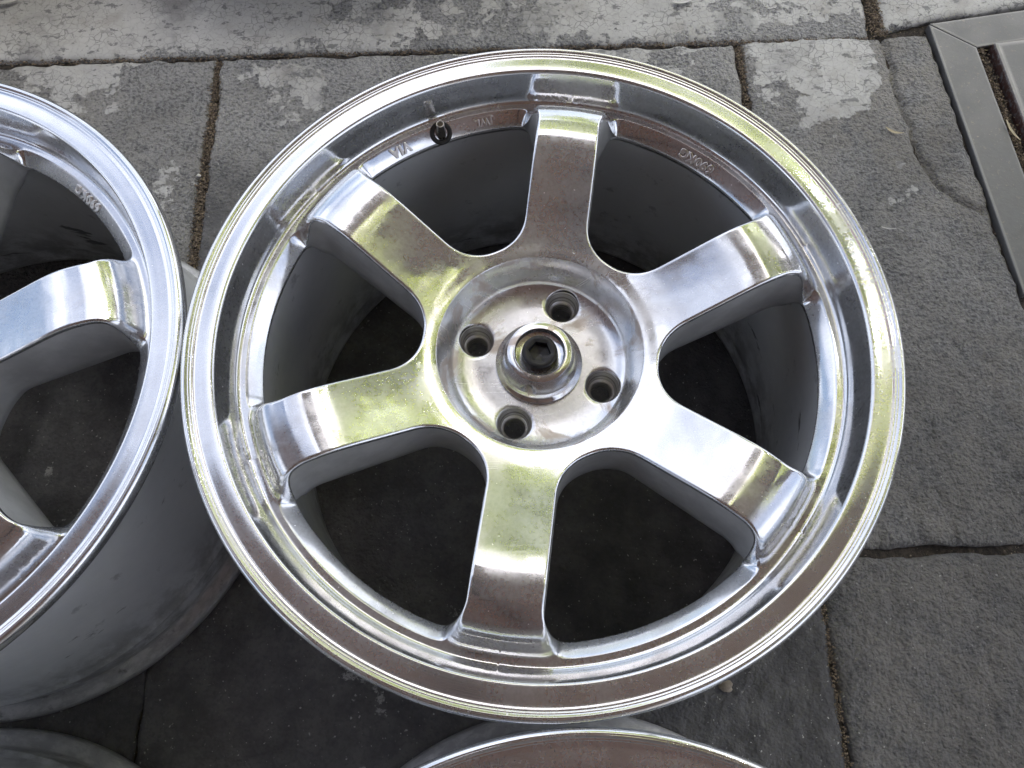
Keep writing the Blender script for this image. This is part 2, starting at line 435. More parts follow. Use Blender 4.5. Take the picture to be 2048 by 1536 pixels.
# socket-head bolt with knurled side and hex socket
def build_bolt():
    n = 144; a = np.linspace(0, 2*np.pi, n, endpoint=False)
    kn = np.where(np.arange(n) % 2 == 0, .0001, -.00018)
    hexr = .0080*math.cos(R_(30))/np.cos(((a+R_(12)) % R_(60))-R_(30))
    rows = [(.0129+kn, -.0410), (.0129+kn, -.0357), (np.full(n, .0126), -.0348), (np.full(n, .0120), -.0342), (np.full(n, .0112), -.0340),
            (np.full(n, .0096), -.0340), (hexr*1.03, -.0344), (hexr, -.0350), (hexr*.99, -.0390), (np.full(n, .0001), -.0398)]
    V, Fq = [], []
    for r_, z_ in rows: V += list(zip(r_*np.cos(a), r_*np.sin(a), np.full(n, z_)))
    for j in range(len(rows)-1):
        for i in range(n): Fq.append((j*n+i, j*n+(i+1) % n, (j+1)*n+(i+1) % n, (j+1)*n+i))
    me = mesh('socket_bolt', V, Fq, True, [m_bolt]); me.set_sharp_from_angle(angle=R_(28)); return me
bolt_me = build_bolt()

# valve stem
VA = R_(110.6)
def frame_at(theta, r, z, tilt):
    """matrix whose Z leaves the ledge (leaning to the hub by tilt) and whose Y points at the hub"""
    rad = Vector((math.cos(theta), math.sin(theta), 0)); Z = (-rad*math.sin(tilt)+Vector((0, 0, 1))*math.cos(tilt))
    Y = (-rad*math.cos(tilt)-Vector((0, 0, 1))*math.sin(tilt)); X = Y.cross(Z)
    mt = Matrix.Identity(4)
    for i in range(3): mt[i][0], mt[i][1], mt[i][2], mt[i][3] = X[i], Y[i], Z[i], (rad*r)[i]
    mt[2][3] = z; return mt
gV, gF = lathe([(.0090, -.0014), (.0090, .0003), (.0084, .0010), (.0062, .0009), (.0053, .0), (.0051, -.0030)], 64)
grom_me = mesh('rubber_grommet', gV, [f[::-1] for f in gF], True, [m_rubber])
sV, sF = lathe([(.0053, -.0008), (.0050, -.0004), (.0046, -.0012), (.0030, -.0012)], 64)
seat_me = mesh('valve_seat', sV, [f[::-1] for f in sF], True, [m_valve])
stV, stF = lathe([(.0042, -.004), (.0040, .003), (.0036, .006), (.0033, .0075), (.0033, .0125), (.0031, .0132), (.0028, .0134), (.0023, .0132), (.0021, .0125), (.0021, .006), (.0001, .006)], 48)
stem_me = mesh('valve_stem', stV, [f[::-1] for f in stF], True, [m_valve])

def text_mesh(body, size, depth, bold=.00012, bar=False):
    cu = bpy.data.curves.new('lettering', 'FONT'); cu.body = body; cu.size = size; cu.extrude = depth; cu.offset = bold
    cu.bevel_depth = depth*.5; cu.bevel_resolution = 1; cu.align_x = 'CENTER'; cu.align_y = 'CENTER'; cu.space_character = 1.12; cu.resolution_u = 4
    o = bpy.data.objects.new('lettering', cu); C.objects.link(o)
    dg = bpy.context.evaluated_depsgraph_get(); me = bpy.data.meshes.new_from_object(o.evaluated_get(dg))
    bpy.data.objects.remove(o); bpy.data.curves.remove(cu)
    me.materials.clear(); me.materials.append(m_cast); me.name = 'raised_lettering'
    return me
LTILT = R_(40)
t_load = text_mesh('690KG', .0096, .0010, .0002)
t_via = text_mesh('VIA', .0102, .0010, .0002)
def jwl_mesh():
    me = text_mesh('JWL', .0072, .0009)
    V = [tuple(v.co) for v in me.vertices]; Fq = [tuple(q.vertices) for q in me.polygons]
    pts = [(-.0086, .0000), (-.0088, -.0022), (-.0078, -.0036), (-.0060, -.0040), (.0060, -.0040), (.0078, -.0036), (.0086, -.0022)]
    hw, b = .00045, len(V)
    for i, (x, y) in enumerate(pts):
        a, c = pts[max(i-1, 0)], pts[min(i+1, len(pts)-1)]; tx, ty = c[0]-a[0], c[1]-a[1]; l_ = math.hypot(tx, ty); nx, ny = -ty/l_*hw, tx/l_*hw
        V += [(x+nx*1.5, y+ny*1.5, -.0005), (x+nx, y+ny, .0011), (x-nx, y-ny, .0011), (x-nx*1.5, y-ny*1.5, -.0005)]
        if i:
            for q in range(3): Fq.append((b+4*i+q, b+4*i+q+1, b+4*i-4+q+1, b+4*i-4+q))
    return mesh('raised_emblem', V, Fq, False, [m_cast])
t_jwl = jwl_mesh()

GROUP = "set of four polished alloy wheels lying face up"
def make_wheel(loc):
    root = obj('alloy_wheel', None, None, loc, cat='wheel', group=GROUP); root.empty_display_size = .05
    top = (0, 0, H)
    obj('lip', lip_me, root, top); obj('barrel', bar_me, root, top); obj('rear_flange', fl_me, root, top)
    hub = obj('hub', parts['hub'], root, top)
    bo = obj('hub_bowl', bowl_me, root, top)
    for a in LUG: obj('lug_hole', lug_me, bo, (LR*math.cos(a), LR*math.sin(a), -.0587))
    for k in range(6): obj('spoke', spoke_me[k], root, top)
    cp_ = obj('centre_cap', cap_me, root, top); obj('socket_bolt', bolt_me, cp_)
    va = obj('valve', grom_me, root); fm = frame_at(VA, .2040, -.0335, R_(40)); fm[2][3] += H; va.matrix_local = fm
    obj('valve_seat', seat_me, va)
    st_ = obj('valve_stem', stem_me, va); st_.matrix_local = fm.to_3x3().to_4x4().inverted() @ Matrix.Rotation(R_(6), 4, Vector((math.sin(VA), -math.cos(VA), 0)))
    for me, th, r in ((t_load, R_(50.5), .2040), (t_via, R_(120.6), .2045), (t_jwl, R_(100.6), .2043)):
        o = obj('raised_lettering', me, root); fm = frame_at(th, r, -.0335, LTILT); fm[2][3] += H; o.matrix_local = fm
    return root
def copy_tree(o, parent=None):
    c_ = o.copy(); C.objects.link(c_)
    if parent: c_.parent = parent
    for ch in list(o.children): copy_tree(ch, c_)
    return c_

wm = make_wheel((.0206, .2107, 0))
wm['label'] = "polished six-spoke deep-lip wheel in full view, black bolt in its centre cap"
for loc, rot, lab in (((-.4690, .2045, 0), -5, "polished wheel cut off by the left edge, beside the fully visible wheel"),
                      ((.0325, -.2805, 0), 23, "polished wheel at the bottom edge, only its upper lip in view below the full wheel"),
                      ((-.4535, -.2830, 0), 11, "wheel in the bottom left corner, only its dull grey rear flange in view")):
    c_ = copy_tree(wm); c_.location = loc; c_.rotation_euler = (0, 0, R_(rot)); c_['label'] = lab

# ------------------------------------------------------------------ noise for geometry
def vnoise(x, y, scale, seed):
    g = np.random.default_rng(seed).random((256, 256))
    u, v = np.asarray(x)*scale+1000, np.asarray(y)*scale+1000
    i, j = np.floor(u).astype(int), np.floor(v).astype(int); fu, fv = u-i, v-j
    fu, fv = fu*fu*(3-2*fu), fv*fv*(3-2*fv); i, j = i % 255, j % 255
    return (g[i, j]*(1-fu)+g[i+1, j]*fu)*(1-fv)+(g[i, j+1]*(1-fu)+g[i+1, j+1]*fu)*fv-.5
def fbm(x, y, scale, seed, o=4):
    s, a = 0, 1.
    for k in range(o): s = s+a*vnoise(x, y, scale*2**k, seed+k); a *= .5
    return s

# ------------------------------------------------------------------ ground
M = Mat("joint_dirt")
n1 = M.noise(160, 6, .7); n2 = M.noise(14, 4)
c = M.mix(M.ramp(n1, .4, .65), (.030, .026, .022), (.085, .068, .055)); c = M.mix(M.ramp(M.noise(420, 2), .68, .72), c, (.30, .25, .19))
M.set(Base_Color=c, Roughness=.95, Normal=M.bump(n1, .9, .006)); m_dirt = M.m

def stone_mat():
    M = Mat("rough_dark_andesite")
    g1 = M.noise(70, 4, .55); g2 = M.noise(235, 4, .62); g3 = M.noise(7, 5, .6); g4 = M.noise(26, 5, .6)
    vor = M.n('ShaderNodeTexVoronoi'); vor.inputs['Scale'].default_value = 330; M.l(M.coord(), vor.inputs['Vector'])
    at = M.n('ShaderNodeAttribute', attribute_name='coat')
    br = M.n('ShaderNodeAttribute', attribute_name='brown')
    tone_shade_at = M.n('ShaderNodeAttribute', attribute_name='dark')  # stone tone, plus shade painted under and between the wheels
    base = M.mix(M.ramp(g2, .35, .65), (.185, .184, .186), (.345, .342, .338))
    base = M.mix(M.ramp(g4, .35, .7), base, (.35, .346, .340))
    base = M.mix(M.math('MULTIPLY', br.outputs['Fac'], M.ramp(g4, .25, .6)), base, (.32, .303, .278))
    base = M.mix(M.math('MULTIPLY', tone_shade_at.outputs['Fac'], M.ramp(g4, .2, .7, 1., .7)), base, (.07, .068, .07))
    base = M.mix(M.ramp(g2, .36, .50, .55, 0.), base, (.095, .095, .098))
    base = M.mix(M.math('MULTIPLY', M.ramp(M.noise(330, 2, .4), .70, .76), .8), base, (.5, .49, .47))
    oi = M.n('ShaderNodeObjectInfo')
    tone = M.math('ADD', M.ramp(oi.outputs['Random'], 0, 1, -.10, .08, False), M.ramp(M.noise(4.5, 5, .6, dist=.6), .3, .7, -.22, .16))
    hs = M.n('ShaderNodeHueSaturation'); M.l(M.math('ADD', tone, 1.), hs.inputs['Value']); M.l(base, hs.inputs['Color']); base = hs.outputs['Color']
    # smooth cement skin flaking off the stone
    fl = M.math('ADD', at.outputs['Fac'], M.math('MULTIPLY', M.math('SUBTRACT', M.noise(38, 9, .70), .5), 1.7))
    pit = M.math('MULTIPLY', M.ramp(M.noise(280, 5, .75), .60, .66), .6)
    fl = M.math('SUBTRACT', fl, pit)
    coat = M.ramp(fl, .50, .535)
    craq = M.n('ShaderNodeTexVoronoi', feature='DISTANCE_TO_EDGE'); craq.inputs['Scale'].default_value = 105
    wv = M.n('ShaderNodeMixRGB'); wv.blend_type = 'ADD'; wv.inputs[0].default_value = .012
    nz = M.n('ShaderNodeTexNoise'); nz.inputs['Scale'].default_value = 60; M.l(M.coord(), nz.inputs['Vector'])
    M.l(M.coord(), wv.inputs[1]); M.l(nz.outputs['Color'], wv.inputs[2]); M.l(wv.outputs[0], craq.inputs['Vector'])
    line = M.ramp(craq.outputs['Distance'], .0, .07, 1., 0.)
    ccol = M.mix(M.ramp(g3, .35, .68), (.37, .364, .352), (.47, .463, .448))
    ccol = M.mix(M.math('MULTIPLY', M.ramp(g4, .5, .72), .5), ccol, (.265, .245, .22))
    ccol = M.mix(M.math('MULTIPLY', line, M.ramp(M.noise(18, 3), .38, .62, .15, .8)), ccol, (.16, .157, .152))
    ccol = M.mix(M.math('MULTIPLY', M.ramp(M.noise(11, 5, .65, dist=.5), .52, .70), .6), ccol, (.15, .148, .15))
    fk = M.n('ShaderNodeMapping'); fk.inputs['Scale'].default_value = (55, 95, 55); M.l(M.coord(), fk.inputs[0])
    ccol = M.mix(M.math('MULTIPLY', M.ramp(M.noise(1, 6, .7, fk.outputs[0]), .57, .61), .85), ccol, (.13, .13, .132))
    ccol = M.mix(M.math('MULTIPLY', M.ramp(g2, .60, .68), .5), ccol, (.15, .148, .145))
    hgt = M.math('ADD', M.math('MULTIPLY', g1, .45), M.math('MULTIPLY', g2, .75))
    hgt = M.math('ADD', hgt, M.math('MULTIPLY', vor.outputs['Distance'], -.22))
    hgt = M.math('MULTIPLY', hgt, M.ramp(tone_shade_at.outputs['Fac'], .6, .95, 1., .35))
    n_st = M.bump(hgt, 1., .0105)
    hc = M.math('ADD', M.math('MULTIPLY', g2, .18), M.math('MULTIPLY', line, -.12))
    n_ct = M.bump(hc, .5, .003)
    mx = M.n('ShaderNodeMix', data_type='VECTOR'); M.l(coat, mx.inputs[0]); M.l(n_st, mx.inputs[4]); M.l(n_ct, mx.inputs[5])
    nrm = M.bump(M.ramp(fl, .44, .56), .6, .0016, mx.outputs[1])
    M.set(Base_Color=M.mix(coat, base, ccol), Roughness=M.ramp(coat, 0, 1, .82, .62), Normal=nrm)
    return M.m
m_stone = stone_mat()

def crack_d(x, y):
    """distance to the ragged crack that runs down from the joint beside the drain frame"""
    P = [(.458, .700), (.462, .60), (.470, .53), (.482, .487), (.499, .468), (.525, .452)]
    d = np.full(np.shape(x), 9.)
    xx = x+.006*fbm(x, y, 60, 41, 3); yy = y+.006*fbm(x, y, 60, 47, 3)
    for (ax, ay), (bx, by) in zip(P[:-1], P[1:]):
        t = np.clip(((xx-ax)*(bx-ax)+(yy-ay)*(by-ay))/((bx-ax)**2+(by-ay)**2), 0, 1)
        d = np.minimum(d, np.hypot(xx-ax-t*(bx-ax), yy-ay-t*(by-ay)))
    return d
def coat_mask(x, y, row):
    if row == 'A':
        v = .90+.75*fbm(x, y, 5, 5, 3)-.35*sstep(.03, .0, y-.70)
        return v
    if row == 'B':
        v = .66*sstep(.16, .0, .69-y)*(.75+.35*sstep(-.2, .35, x))+.75*fbm(x, y, 8, 15, 3)
        v = v-.28*sstep(.07, .01, abs(x+.30))*0
        v = v+.05*sstep(.11, .0, np.hypot((x-.43)*1.0, (y-.60)*.45))+.35*fbm(x, y, 26, 18, 2)-.02
        return v
    return -.4+.2*fbm(x, y, 9, 25, 3)
FE = lambda y: .5165+(.7131-y)*.0670       # left border of the drain frame

pav = obj('pavement', None, kind='structure'); pav.empty_display_size = .2
def slab(x0, x1, y0, y1, row, seed, fine=True, xr=None, amp=1., weld=None, yb=None):
    st_ = .0021 if fine else .03
    nx_, ny_ = max(2, int((x1-x0)/st_)), max(2, int((y1-y0)/st_))
    ys = np.linspace(y0, y1, ny_+1); xs = np.linspace(0, 1, nx_+1)
    xx, yy = np.meshgrid(xs, ys)
    right = np.full_like(yy, x1) if xr is None else xr(yy)
    X = x0+(right-x0)*xx; Y = yy
    if yb: lo_ = yb(X); Y = lo_+(yy-y0)/(y1-y0)*(y1-lo_)
    # ragged borders
    ex = np.minimum(X-x0, right-X); ey = np.minimum(Y-(yb(X) if yb else y0), y1-Y)
    if weld == 'y0': ey = y1-Y
    if weld == 'y1': ey = Y-y0
    jx = .0035*fbm(0*Y, Y, 38, seed+3, 4)*np.exp(-ex/.012); jy = .0040*fbm(X, 0*X, 38, seed+9, 4)*np.exp(-ey/.012)
    ed = np.minimum(ex, ey); cm_ = coat_mask(X, Y, row)
    Z = amp*(.0022*fbm(X, Y, 7, seed, 2)+.0026*fbm(X, Y, 48, seed+20, 3)*(.35 if row == 'A' else 1.))
    if fine: Z = Z+(.0016*fbm(X, Y, 105, seed+50, 2)+.0009*vnoise(X, Y, 230, seed+61))*np.clip(1.15-1.3*np.clip(cm_*2.2, 0, 1), .12, 1)
    Z = Z-.0045*np.exp(-ed/.0035)*(1+.9*fbm(X, Y, 55, seed+31, 2))
    if row == 'B' and x1 > .4:
        d = crack_d(X, Y); Z = Z-.0055*np.exp(-(d/.0032)**2)-.0016*np.exp(-(d/.014)**2); cm_ = cm_-.8*np.exp(-(d/.016)**2)
    V = np.stack([X+jx, Y+jy, Z], -1).reshape(-1, 3)
    n1_ = nx_+1
    idx = np.arange((nx_+1)*(ny_+1)).reshape(ny_+1, nx_+1)
    Fq = np.stack([idx[:-1, :-1], idx[:-1, 1:], idx[1:, 1:], idx[1:, :-1]], -1).reshape(-1, 4)
    rim = np.concatenate([idx[0, :], idx[1:, -1], idx[-1, -2::-1], idx[-2:0:-1, 0]])
    low = V[rim].copy(); low[:, 2] = -.03
    k = len(V); nr = len(rim)
    sides = np.stack([rim, np.arange(nr)+k, (np.arange(nr)+1) % nr+k, np.roll(rim, -1)], -1)
    me = bpy.data.meshes.new('paving_slab')
    AV = np.concatenate([V, low]); AF = np.concatenate([Fq, sides])
    me.vertices.add(len(AV)); me.vertices.foreach_set('co', AV.ravel())
    me.loops.add(AF.size); me.loops.foreach_set('vertex_index', AF.ravel().astype(np.int32))
    me.polygons.add(len(AF)); me.polygons.foreach_set('loop_start', np.arange(0, AF.size, 4, dtype=np.int32))
    me.polygons.foreach_set('use_smooth', np.ones(len(AF), bool)); me.update(calc_edges=True); me.validate()
    at = me.attributes.new('coat', 'FLOAT', 'POINT'); at.data.foreach_set('value', np.concatenate([cm_.ravel(), np.full(nr, -1.)]).astype(np.float32))
    bv = np.clip(.35+.9*fbm(X, Y, 5, 77, 3)+.45*sstep(.1, .5, X)-.25*sstep(.0, -.4, X)+.25*sstep(.2, -.1, Y), 0, 1)
    if row == 'B' and x1 > .4: bv = np.clip(bv+.9*np.exp(-(d/.03)**2), 0, 1)
    if row == 'A': bv *= .4
    at = me.attributes.new('brown', 'FLOAT', 'POINT'); at.data.foreach_set('value', np.concatenate([bv.ravel(), np.full(nr, .6)]).astype(np.float32))
    tone_shade = np.full(X.shape, (.66 if x0 > .2 else .98) if row == 'C' else 0.) if row != 'B' else .38*sstep(-.1, .45, X)*sstep(.60, .20, Y)+(.97*sstep(.60, .46, Y) if x1 < .3 and x0 > -.4 else 0)+(.95*sstep(.48, .36, Y) if x0 < -.9 else 0)  # middle and left slabs carry painted wheel shade; right slabs a darker tone
    at = me.attributes.new('dark', 'FLOAT', 'POINT'); at.data.foreach_set('value', np.concatenate([tone_shade.ravel(), np.full(nr, .8)]).astype(np.float32))
    me.materials.append(m_stone)
    return obj('paving_slab', me, pav)
g_ = .0042
slab(-.78, .445, .6990, .95, 'A', 100)
slab(.462, 1.3, .703, .95, 'A', 200, yb=lambda x: np.interp(x, [.46, .52, .64, .9], [.706, .7235, .7385, .765]))
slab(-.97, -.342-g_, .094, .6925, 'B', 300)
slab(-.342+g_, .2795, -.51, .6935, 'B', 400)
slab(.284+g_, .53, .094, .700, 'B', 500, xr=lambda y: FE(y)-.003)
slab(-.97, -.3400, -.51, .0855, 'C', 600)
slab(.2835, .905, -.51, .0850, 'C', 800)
for (x0, x1, y0, y1) in ((-1.6, -.976, .094, .6925), (-1.6, -.976, -.51, .0855), (-1.6, -.786, .7005, 1.3), (-.78, .445, .957, 1.45), (.455, 1.5, .957, 1.45), (.62, 1.3, .094, .34), (.913, 1.6, -.51, .085),
                         (-1.6, -.976, -1.12, -.517), (-.97, -.355, -1.12, -.517), (-.347, .2755, -1.12, -.517), (.2835, .905, -1.12, -.517), (.913, 1.6, -1.12, -.517)):
    slab(x0, x1, y0, y1, 'C', int(1000+x0*37+y0*91), fine=False)
# dirt bed under the slabs, one sheet out to the horizon
n_ = 150
xs = np.linspace(-1.7, 1.7, n_); ys = np.linspace(-1.2, 1.4, n_)
xx, yy = np.meshgrid(xs, ys); zz = -.0075+.004*fbm(xx, yy, 30, 900, 3)
zz[0, :] = zz[-1, :] = -.012; zz[:, 0] = zz[:, -1] = -.012
V = np.stack([xx, yy, zz], -1).reshape(-1, 3).tolist(); idx = np.arange(n_*n_).reshape(n_, n_)
Fq = np.stack([idx[:-1, :-1], idx[:-1, 1:], idx[1:, 1:], idx[1:, :-1]], -1).reshape(-1, 4).tolist()
b = len(V); V += [(-120, -120, -.012), (120, -120, -.012), (120, 120, -.012), (-120, 120, -.012)]
co_ = [int(idx[0, 0]), int(idx[0, -1]), int(idx[-1, -1]), int(idx[-1, 0])]
for q in range(4):
    q2 = (q+1) % 4
    edge = {0: idx[0, :], 1: idx[:, -1], 2: idx[-1, ::-1], 3: idx[::-1, 0]}[q].tolist()
    Fq.append([b+q, b+q2]+edge[::-1])
obj('ground', mesh('ground', V, Fq, True, [m_dirt]), kind='structure')

# ------------------------------------------------------------------ steel drain frame and cover at the right edge
M = Mat("worn_painted_steel")
a1 = M.noise(24, 6, .65); a2 = M.noise(260, 4, .6); a3 = M.noise(700, 2, .5)
c = M.mix(M.ramp(a1, .35, .65), (.085, .087, .089), (.128, .13, .132)); c = M.mix(M.ramp(a2, .62, .70), c, (.20, .17, .145))
c = M.mix(M.math('MULTIPLY', M.ramp(a3, .70, .74), .8), c, (.35, .33, .31))
at = M.n('ShaderNodeAttribute', attribute_name='wear')
c = M.mix(at.outputs['Fac'], c, (.42, .41, .40))
rs = M.n('ShaderNodeAttribute', attribute_name='rust'); c = M.mix(M.math('MULTIPLY', rs.outputs['Fac'], M.ramp(a2, .3, .55)), c, (.085, .032, .022))
M.set(Base_Color=c, Metallic=.35, Roughness=M.ramp(a1, .3, .7, .42, .62), Normal=M.bump(a2, .25, .0012)); m_steel = M.m
def strip(name, poly, z0, z1, bev, parent, rust=.0, worn=1.):
    """a plate: outline poly extruded from z0 to z1 with a worn bevelled top edge"""
    P = np.array(poly, float); n = len(P)
    cen = P.mean(0)
    def inset(d):
        out = []
        for i in range(n):
            a, b_, c2 = P[i-1], P[i], P[(i+1) % n]
            e1 = (b_-a)/np.linalg.norm(b_-a); e2 = (c2-b_)/np.linalg.norm(c2-b_)
            n1_, n2_ = np.array([-e1[1], e1[0]]), np.array([-e2[1], e2[0]])
            bis = n1_+n2_; bis /= np.dot(bis, n1_); out.append(b_+bis*d)
        return np.array(out)
    rings = [(inset(0), z0), (inset(0), z1-bev), (inset(bev*.3), z1-bev*.25), (inset(bev), z1), (inset(bev*2.2), z1)]
    V, Fq = [], []
    for Q, z_ in rings: V += [(x, y, z_) for x, y in Q]
    for j in range(len(rings)-1):
        for i in range(n): Fq.append((j*n+i, j*n+(i+1) % n, (j+1)*n+(i+1) % n, (j+1)*n+i))
    Fq.append(tuple(range((len(rings)-1)*n, len(rings)*n)))
    me = mesh(name, V, Fq, False, [m_steel])
    for nm, vals in (('wear', [0, .2*worn, .6*worn, .4*worn, .08]), ('rust', [rust, rust, rust*.3, 0, 0])):
        at_ = me.attributes.new(nm, 'FLOAT', 'POINT'); at_.data.foreach_set('value', np.repeat(vals, n).astype(np.float32))
    return obj(name, me, parent)
drain = obj('drain_cover', None, None, (0, 0, 0), label="grey steel drain cover in a flat metal frame, in the paving", cat='drain cover')
fo = lambda y: FE(y)
strip('frame', [(fo(.7131), .7131), (fo(.35), .35), (fo(.35)+.047, .35), (fo(.676)+.047, .676)], -.02, .0015, .0016, drain)
strip('frame', [(fo(.7131)+.0009, .7145), (fo(.676)+.0478, .6768), (1.15, .765), (1.15, .805)], -.02, .0011, .0016, drain)
cx0 = lambda y: .5815+(.6783-y)*.067
strip('cover_plate', [(cx0(.672)+.0015, .6765), (cx0(.36), .36), (1.14, .36), (1.14, .745)], -.012, .008, .0035, drain, rust=.9, worn=1.5)

# ------------------------------------------------------------------ litter on the paving
M = Mat("dry_leaf"); M.set(Base_Color=M.mix(M.noise(200, 4), (.42, .34, .20), (.62, .56, .42)), Roughness=.8); m_leaf = M.m
M = Mat("bleached_leaf"); M.set(Base_Color=M.mix(M.noise(300, 4), (.45, .44, .41), (.66, .65, .62)), Roughness=.75); m_pale = M.m
M = Mat("pebble_stone"); M.set(Base_Color=M.mix(M.noise(300, 4), (.16, .13, .10), (.30, .26, .21)), Roughness=.85, Normal=M.bump(M.noise(500, 3), .5, .001)); m_peb = M.m
def leaf(name, loc, rz, ln, wd, mat, label, cat, curl=.25):
    V, Fq = [], []; n = 12
    for i in range(n+1):
        t = i/n; wv = wd*math.sin(math.pi*min(1, t*1.02))**.7*(1-.3*t)+.0002
        bend = curl*ln*(t-.5)**2
        for s_ in (-1, -.5, 0, .5, 1):
            V.append(((t-.5)*ln, s_*wv+bend*.8, .0022+abs(s_)*wv*.5+bend*.6+.0004*random.random()))
    for i in range(n):
        for q in range(4): Fq.append((i*5+q, i*5+5+q, i*5+6+q, i*5+1+q))
    k = len(V); V += [(x, y, z_-.0004) for x, y, z_ in V]; Fq += [tuple(v+k for v in f[::-1]) for f in Fq]
    o = obj(name, mesh(name, V, Fq, True, [mat]), None, loc, label, cat); o.rotation_euler = (0, 0, rz); return o
leaf('dry_leaf', (.4428, .5569, .001), R_(-25), .021, .0016, m_leaf, "thin curled straw-coloured leaf on dark paving between wheel and drain frame", 'leaf', .55)
leaf('dry_leaf', (.2229, .757, .001), R_(8), .026, .0050, m_pale, "pale bleached leaf on the grey paving above the full wheel, at the top edge", 'leaf')
leaf('dry_leaf', (-.6105, .787, .001), R_(14), .030, .0030, m_pale, "pale leaf sliver in the top left corner of the paving", 'leaf')
leaf('dry_leaf', (.5755, .553, .002), R_(-72), .030, .0014, m_leaf, "straw-coloured leaf strip stuck in the gap beside the drain cover", 'leaf', .3)
leaf('dry_leaf', (.4130, .4320, .001), R_(-10), .018, .0006, m_pale, "tiny pale straw on the dark paving right of the wheel", 'leaf', .4)
def pebble(loc, s, label, seed, mat):
    import bmesh
    bm = bmesh.new(); bmesh.ops.create_icosphere(bm, subdivisions=3, radius=1)
    for v in bm.verts:
        n0 = float(fbm(v.co.x, v.co.y+v.co.z*.7, 1.3, seed, 3)); v.co *= 1+.45*n0; v.co.x *= s[0]; v.co.y *= s[1]; v.co.z *= s[2]
    me = bpy.data.meshes.new('pebble'); bm.to_mesh(me); bm.free(); me.polygons.foreach_set('use_smooth', [True]*len(me.polygons)); me.materials.append(mat)
    return obj('pebble', me, None, loc, label, 'pebble')
pebble((.1816, -.0244, .003), (.0060, .0048, .004), "small brown pebble beside the lower right rim of the full wheel", 5, m_peb)
pebble((-.3467, .5271, .001), (.0028, .0022, .0016), "tiny white stone in the paving between the two upper wheels", 9, m_pale)
# crumbs of grit and dead root in the joints: nobody could count them
V, Fq = [], []
def crumb(x, y, z_, s):
    k = len(V); q = rng.normal(0, 1, (6, 3))*.25+np.array([[1, 0, 0], [-1, 0, 0], [0, 1, 0], [0, -1, 0], [0, 0, .7], [0, 0, -.7]])
    V.extend((q*s*np.array([1, rng.uniform(.5, 1), .7])+np.array([x, y, z_])).tolist())
    for f in ((0, 2, 4), (2, 1, 4), (1, 3, 4), (3, 0, 4), (2, 0, 5), (1, 2, 5), (3, 1, 5), (0, 3, 5)): Fq.append(tuple(k+i for i in f))
for _ in range(2600):
    y = rng.uniform(.40, .69); crumb(-.342+rng.normal(0, .0035), y, -.004+rng.random()*.003, rng.uniform(.0005, .0016))
for _ in range(2000): crumb(rng.uniform(-.62, .45), .697+rng.normal(0, .0022), -.004+rng.random()*.003, rng.uniform(.0005, .0015))
for _ in range(900): crumb(.284+rng.normal(0, .003), rng.uniform(.55, .69), -.004+rng.random()*.003, rng.uniform(.0005, .0015))
for _ in range(1500): crumb(.456+rng.normal(0, .005), rng.uniform(.70, .80), -.004+rng.random()*.003, rng.uniform(.0005, .0016))
for _ in range(2200):
    y = rng.uniform(.36, .68); crumb(FE(y)+.0535+rng.normal(0, .003), y, -.004+rng.random()*.004, rng.uniform(.0005, .0016))
for _ in range(700): crumb(.2795+rng.normal(0, .002), rng.uniform(-.10, .09), -.004+rng.random()*.003, rng.uniform(.0005, .0013))
M = Mat("grit"); oi = M.n('ShaderNodeNewGeometry')
M.set(Base_Color=M.mix(oi.outputs['Random Per Island'], (.045, .036, .028), (.26, .20, .14)), Roughness=.9)
obj('joint_grit', mesh('joint_grit', V, Fq, False, [M.m]), kind='stuff')

# ------------------------------------------------------------------ what the chrome mirrors: house eave, trees
M = Mat("brown_ceiling_boards")
mp = M.n('ShaderNodeMapping'); mp.inputs['Scale'].default_value = (1.2, 30, 30); M.l(M.coord(), mp.inputs[0])
M.set(Base_Color=M.mix(M.noise(1, 5, .6, mp.outputs[0]), (.66, .36, .25), (.78, .47, .34)), Roughness=.6); m_board = M.m
M = Mat("dark_timber"); M.set(Base_Color=M.mix(M.noise(12, 4), (.10, .05, .035), (.16, .08, .05)), Roughness=.6); m_beam = M.m
M = Mat("house_plaster"); M.set(Base_Color=M.mix(M.noise(4, 5), (.50, .47, .44), (.58, .55, .52)), Roughness=.85); m_wall = M.m
M = Mat("roof_tiles_clay"); M.set(Base_Color=M.mix(M.noise(20, 5), (.22, .09, .05), (.32, .14, .08)), Roughness=.8); m_tile = M.m
def box(x0, x1, y0, y1, z0, z1, z2=None):
    """box; z2 lifts the y1 side"""
    d = 0 if z2 is None else z2
    V = [(x, y, z_+(d if y == y1 else 0)) for z_ in (z0, z1) for y in (y0, y1) for x in (x0, x1)]
    return V, [(0, 2, 3, 1), (4, 5, 7, 6), (0, 1, 5, 4), (2, 6, 7, 3), (0, 4, 6, 2), (1, 3, 7, 5)]
house = obj('house', None, None, (0, -3.2, 0), label="house with a brown boarded eave, seen only mirrored in the wheels", cat='house')
OY = 3.2
for k in range(28):
    y0 = -3.2+k*.1365
    V, Fq = box(-4.2, 1.75, y0+OY, y0+.131+OY, 2.60, 2.63); obj('ceiling_board', mesh('ceiling_board', V, Fq, False, [m_board]), house)
for k in range(4):                  # unseen hood runs further out, shaped to mirror brown in hub and cap
    y0 = .62+k*.1365
    V, Fq = box(-.26, .36, y0+OY, y0+.131+OY, 2.60, 2.63); obj('ceiling_board', mesh('ceiling_board', V, Fq, False, [m_board]), house)  # boards of the unseen hood, there for the brown in hub and cap
V, Fq = box(-.30, .40, 1.17+OY, 1.20+OY, 2.54, 2.78); obj('fascia', mesh('fascia', V, Fq, False, [m_beam]), house)  # front edge of the unseen hood
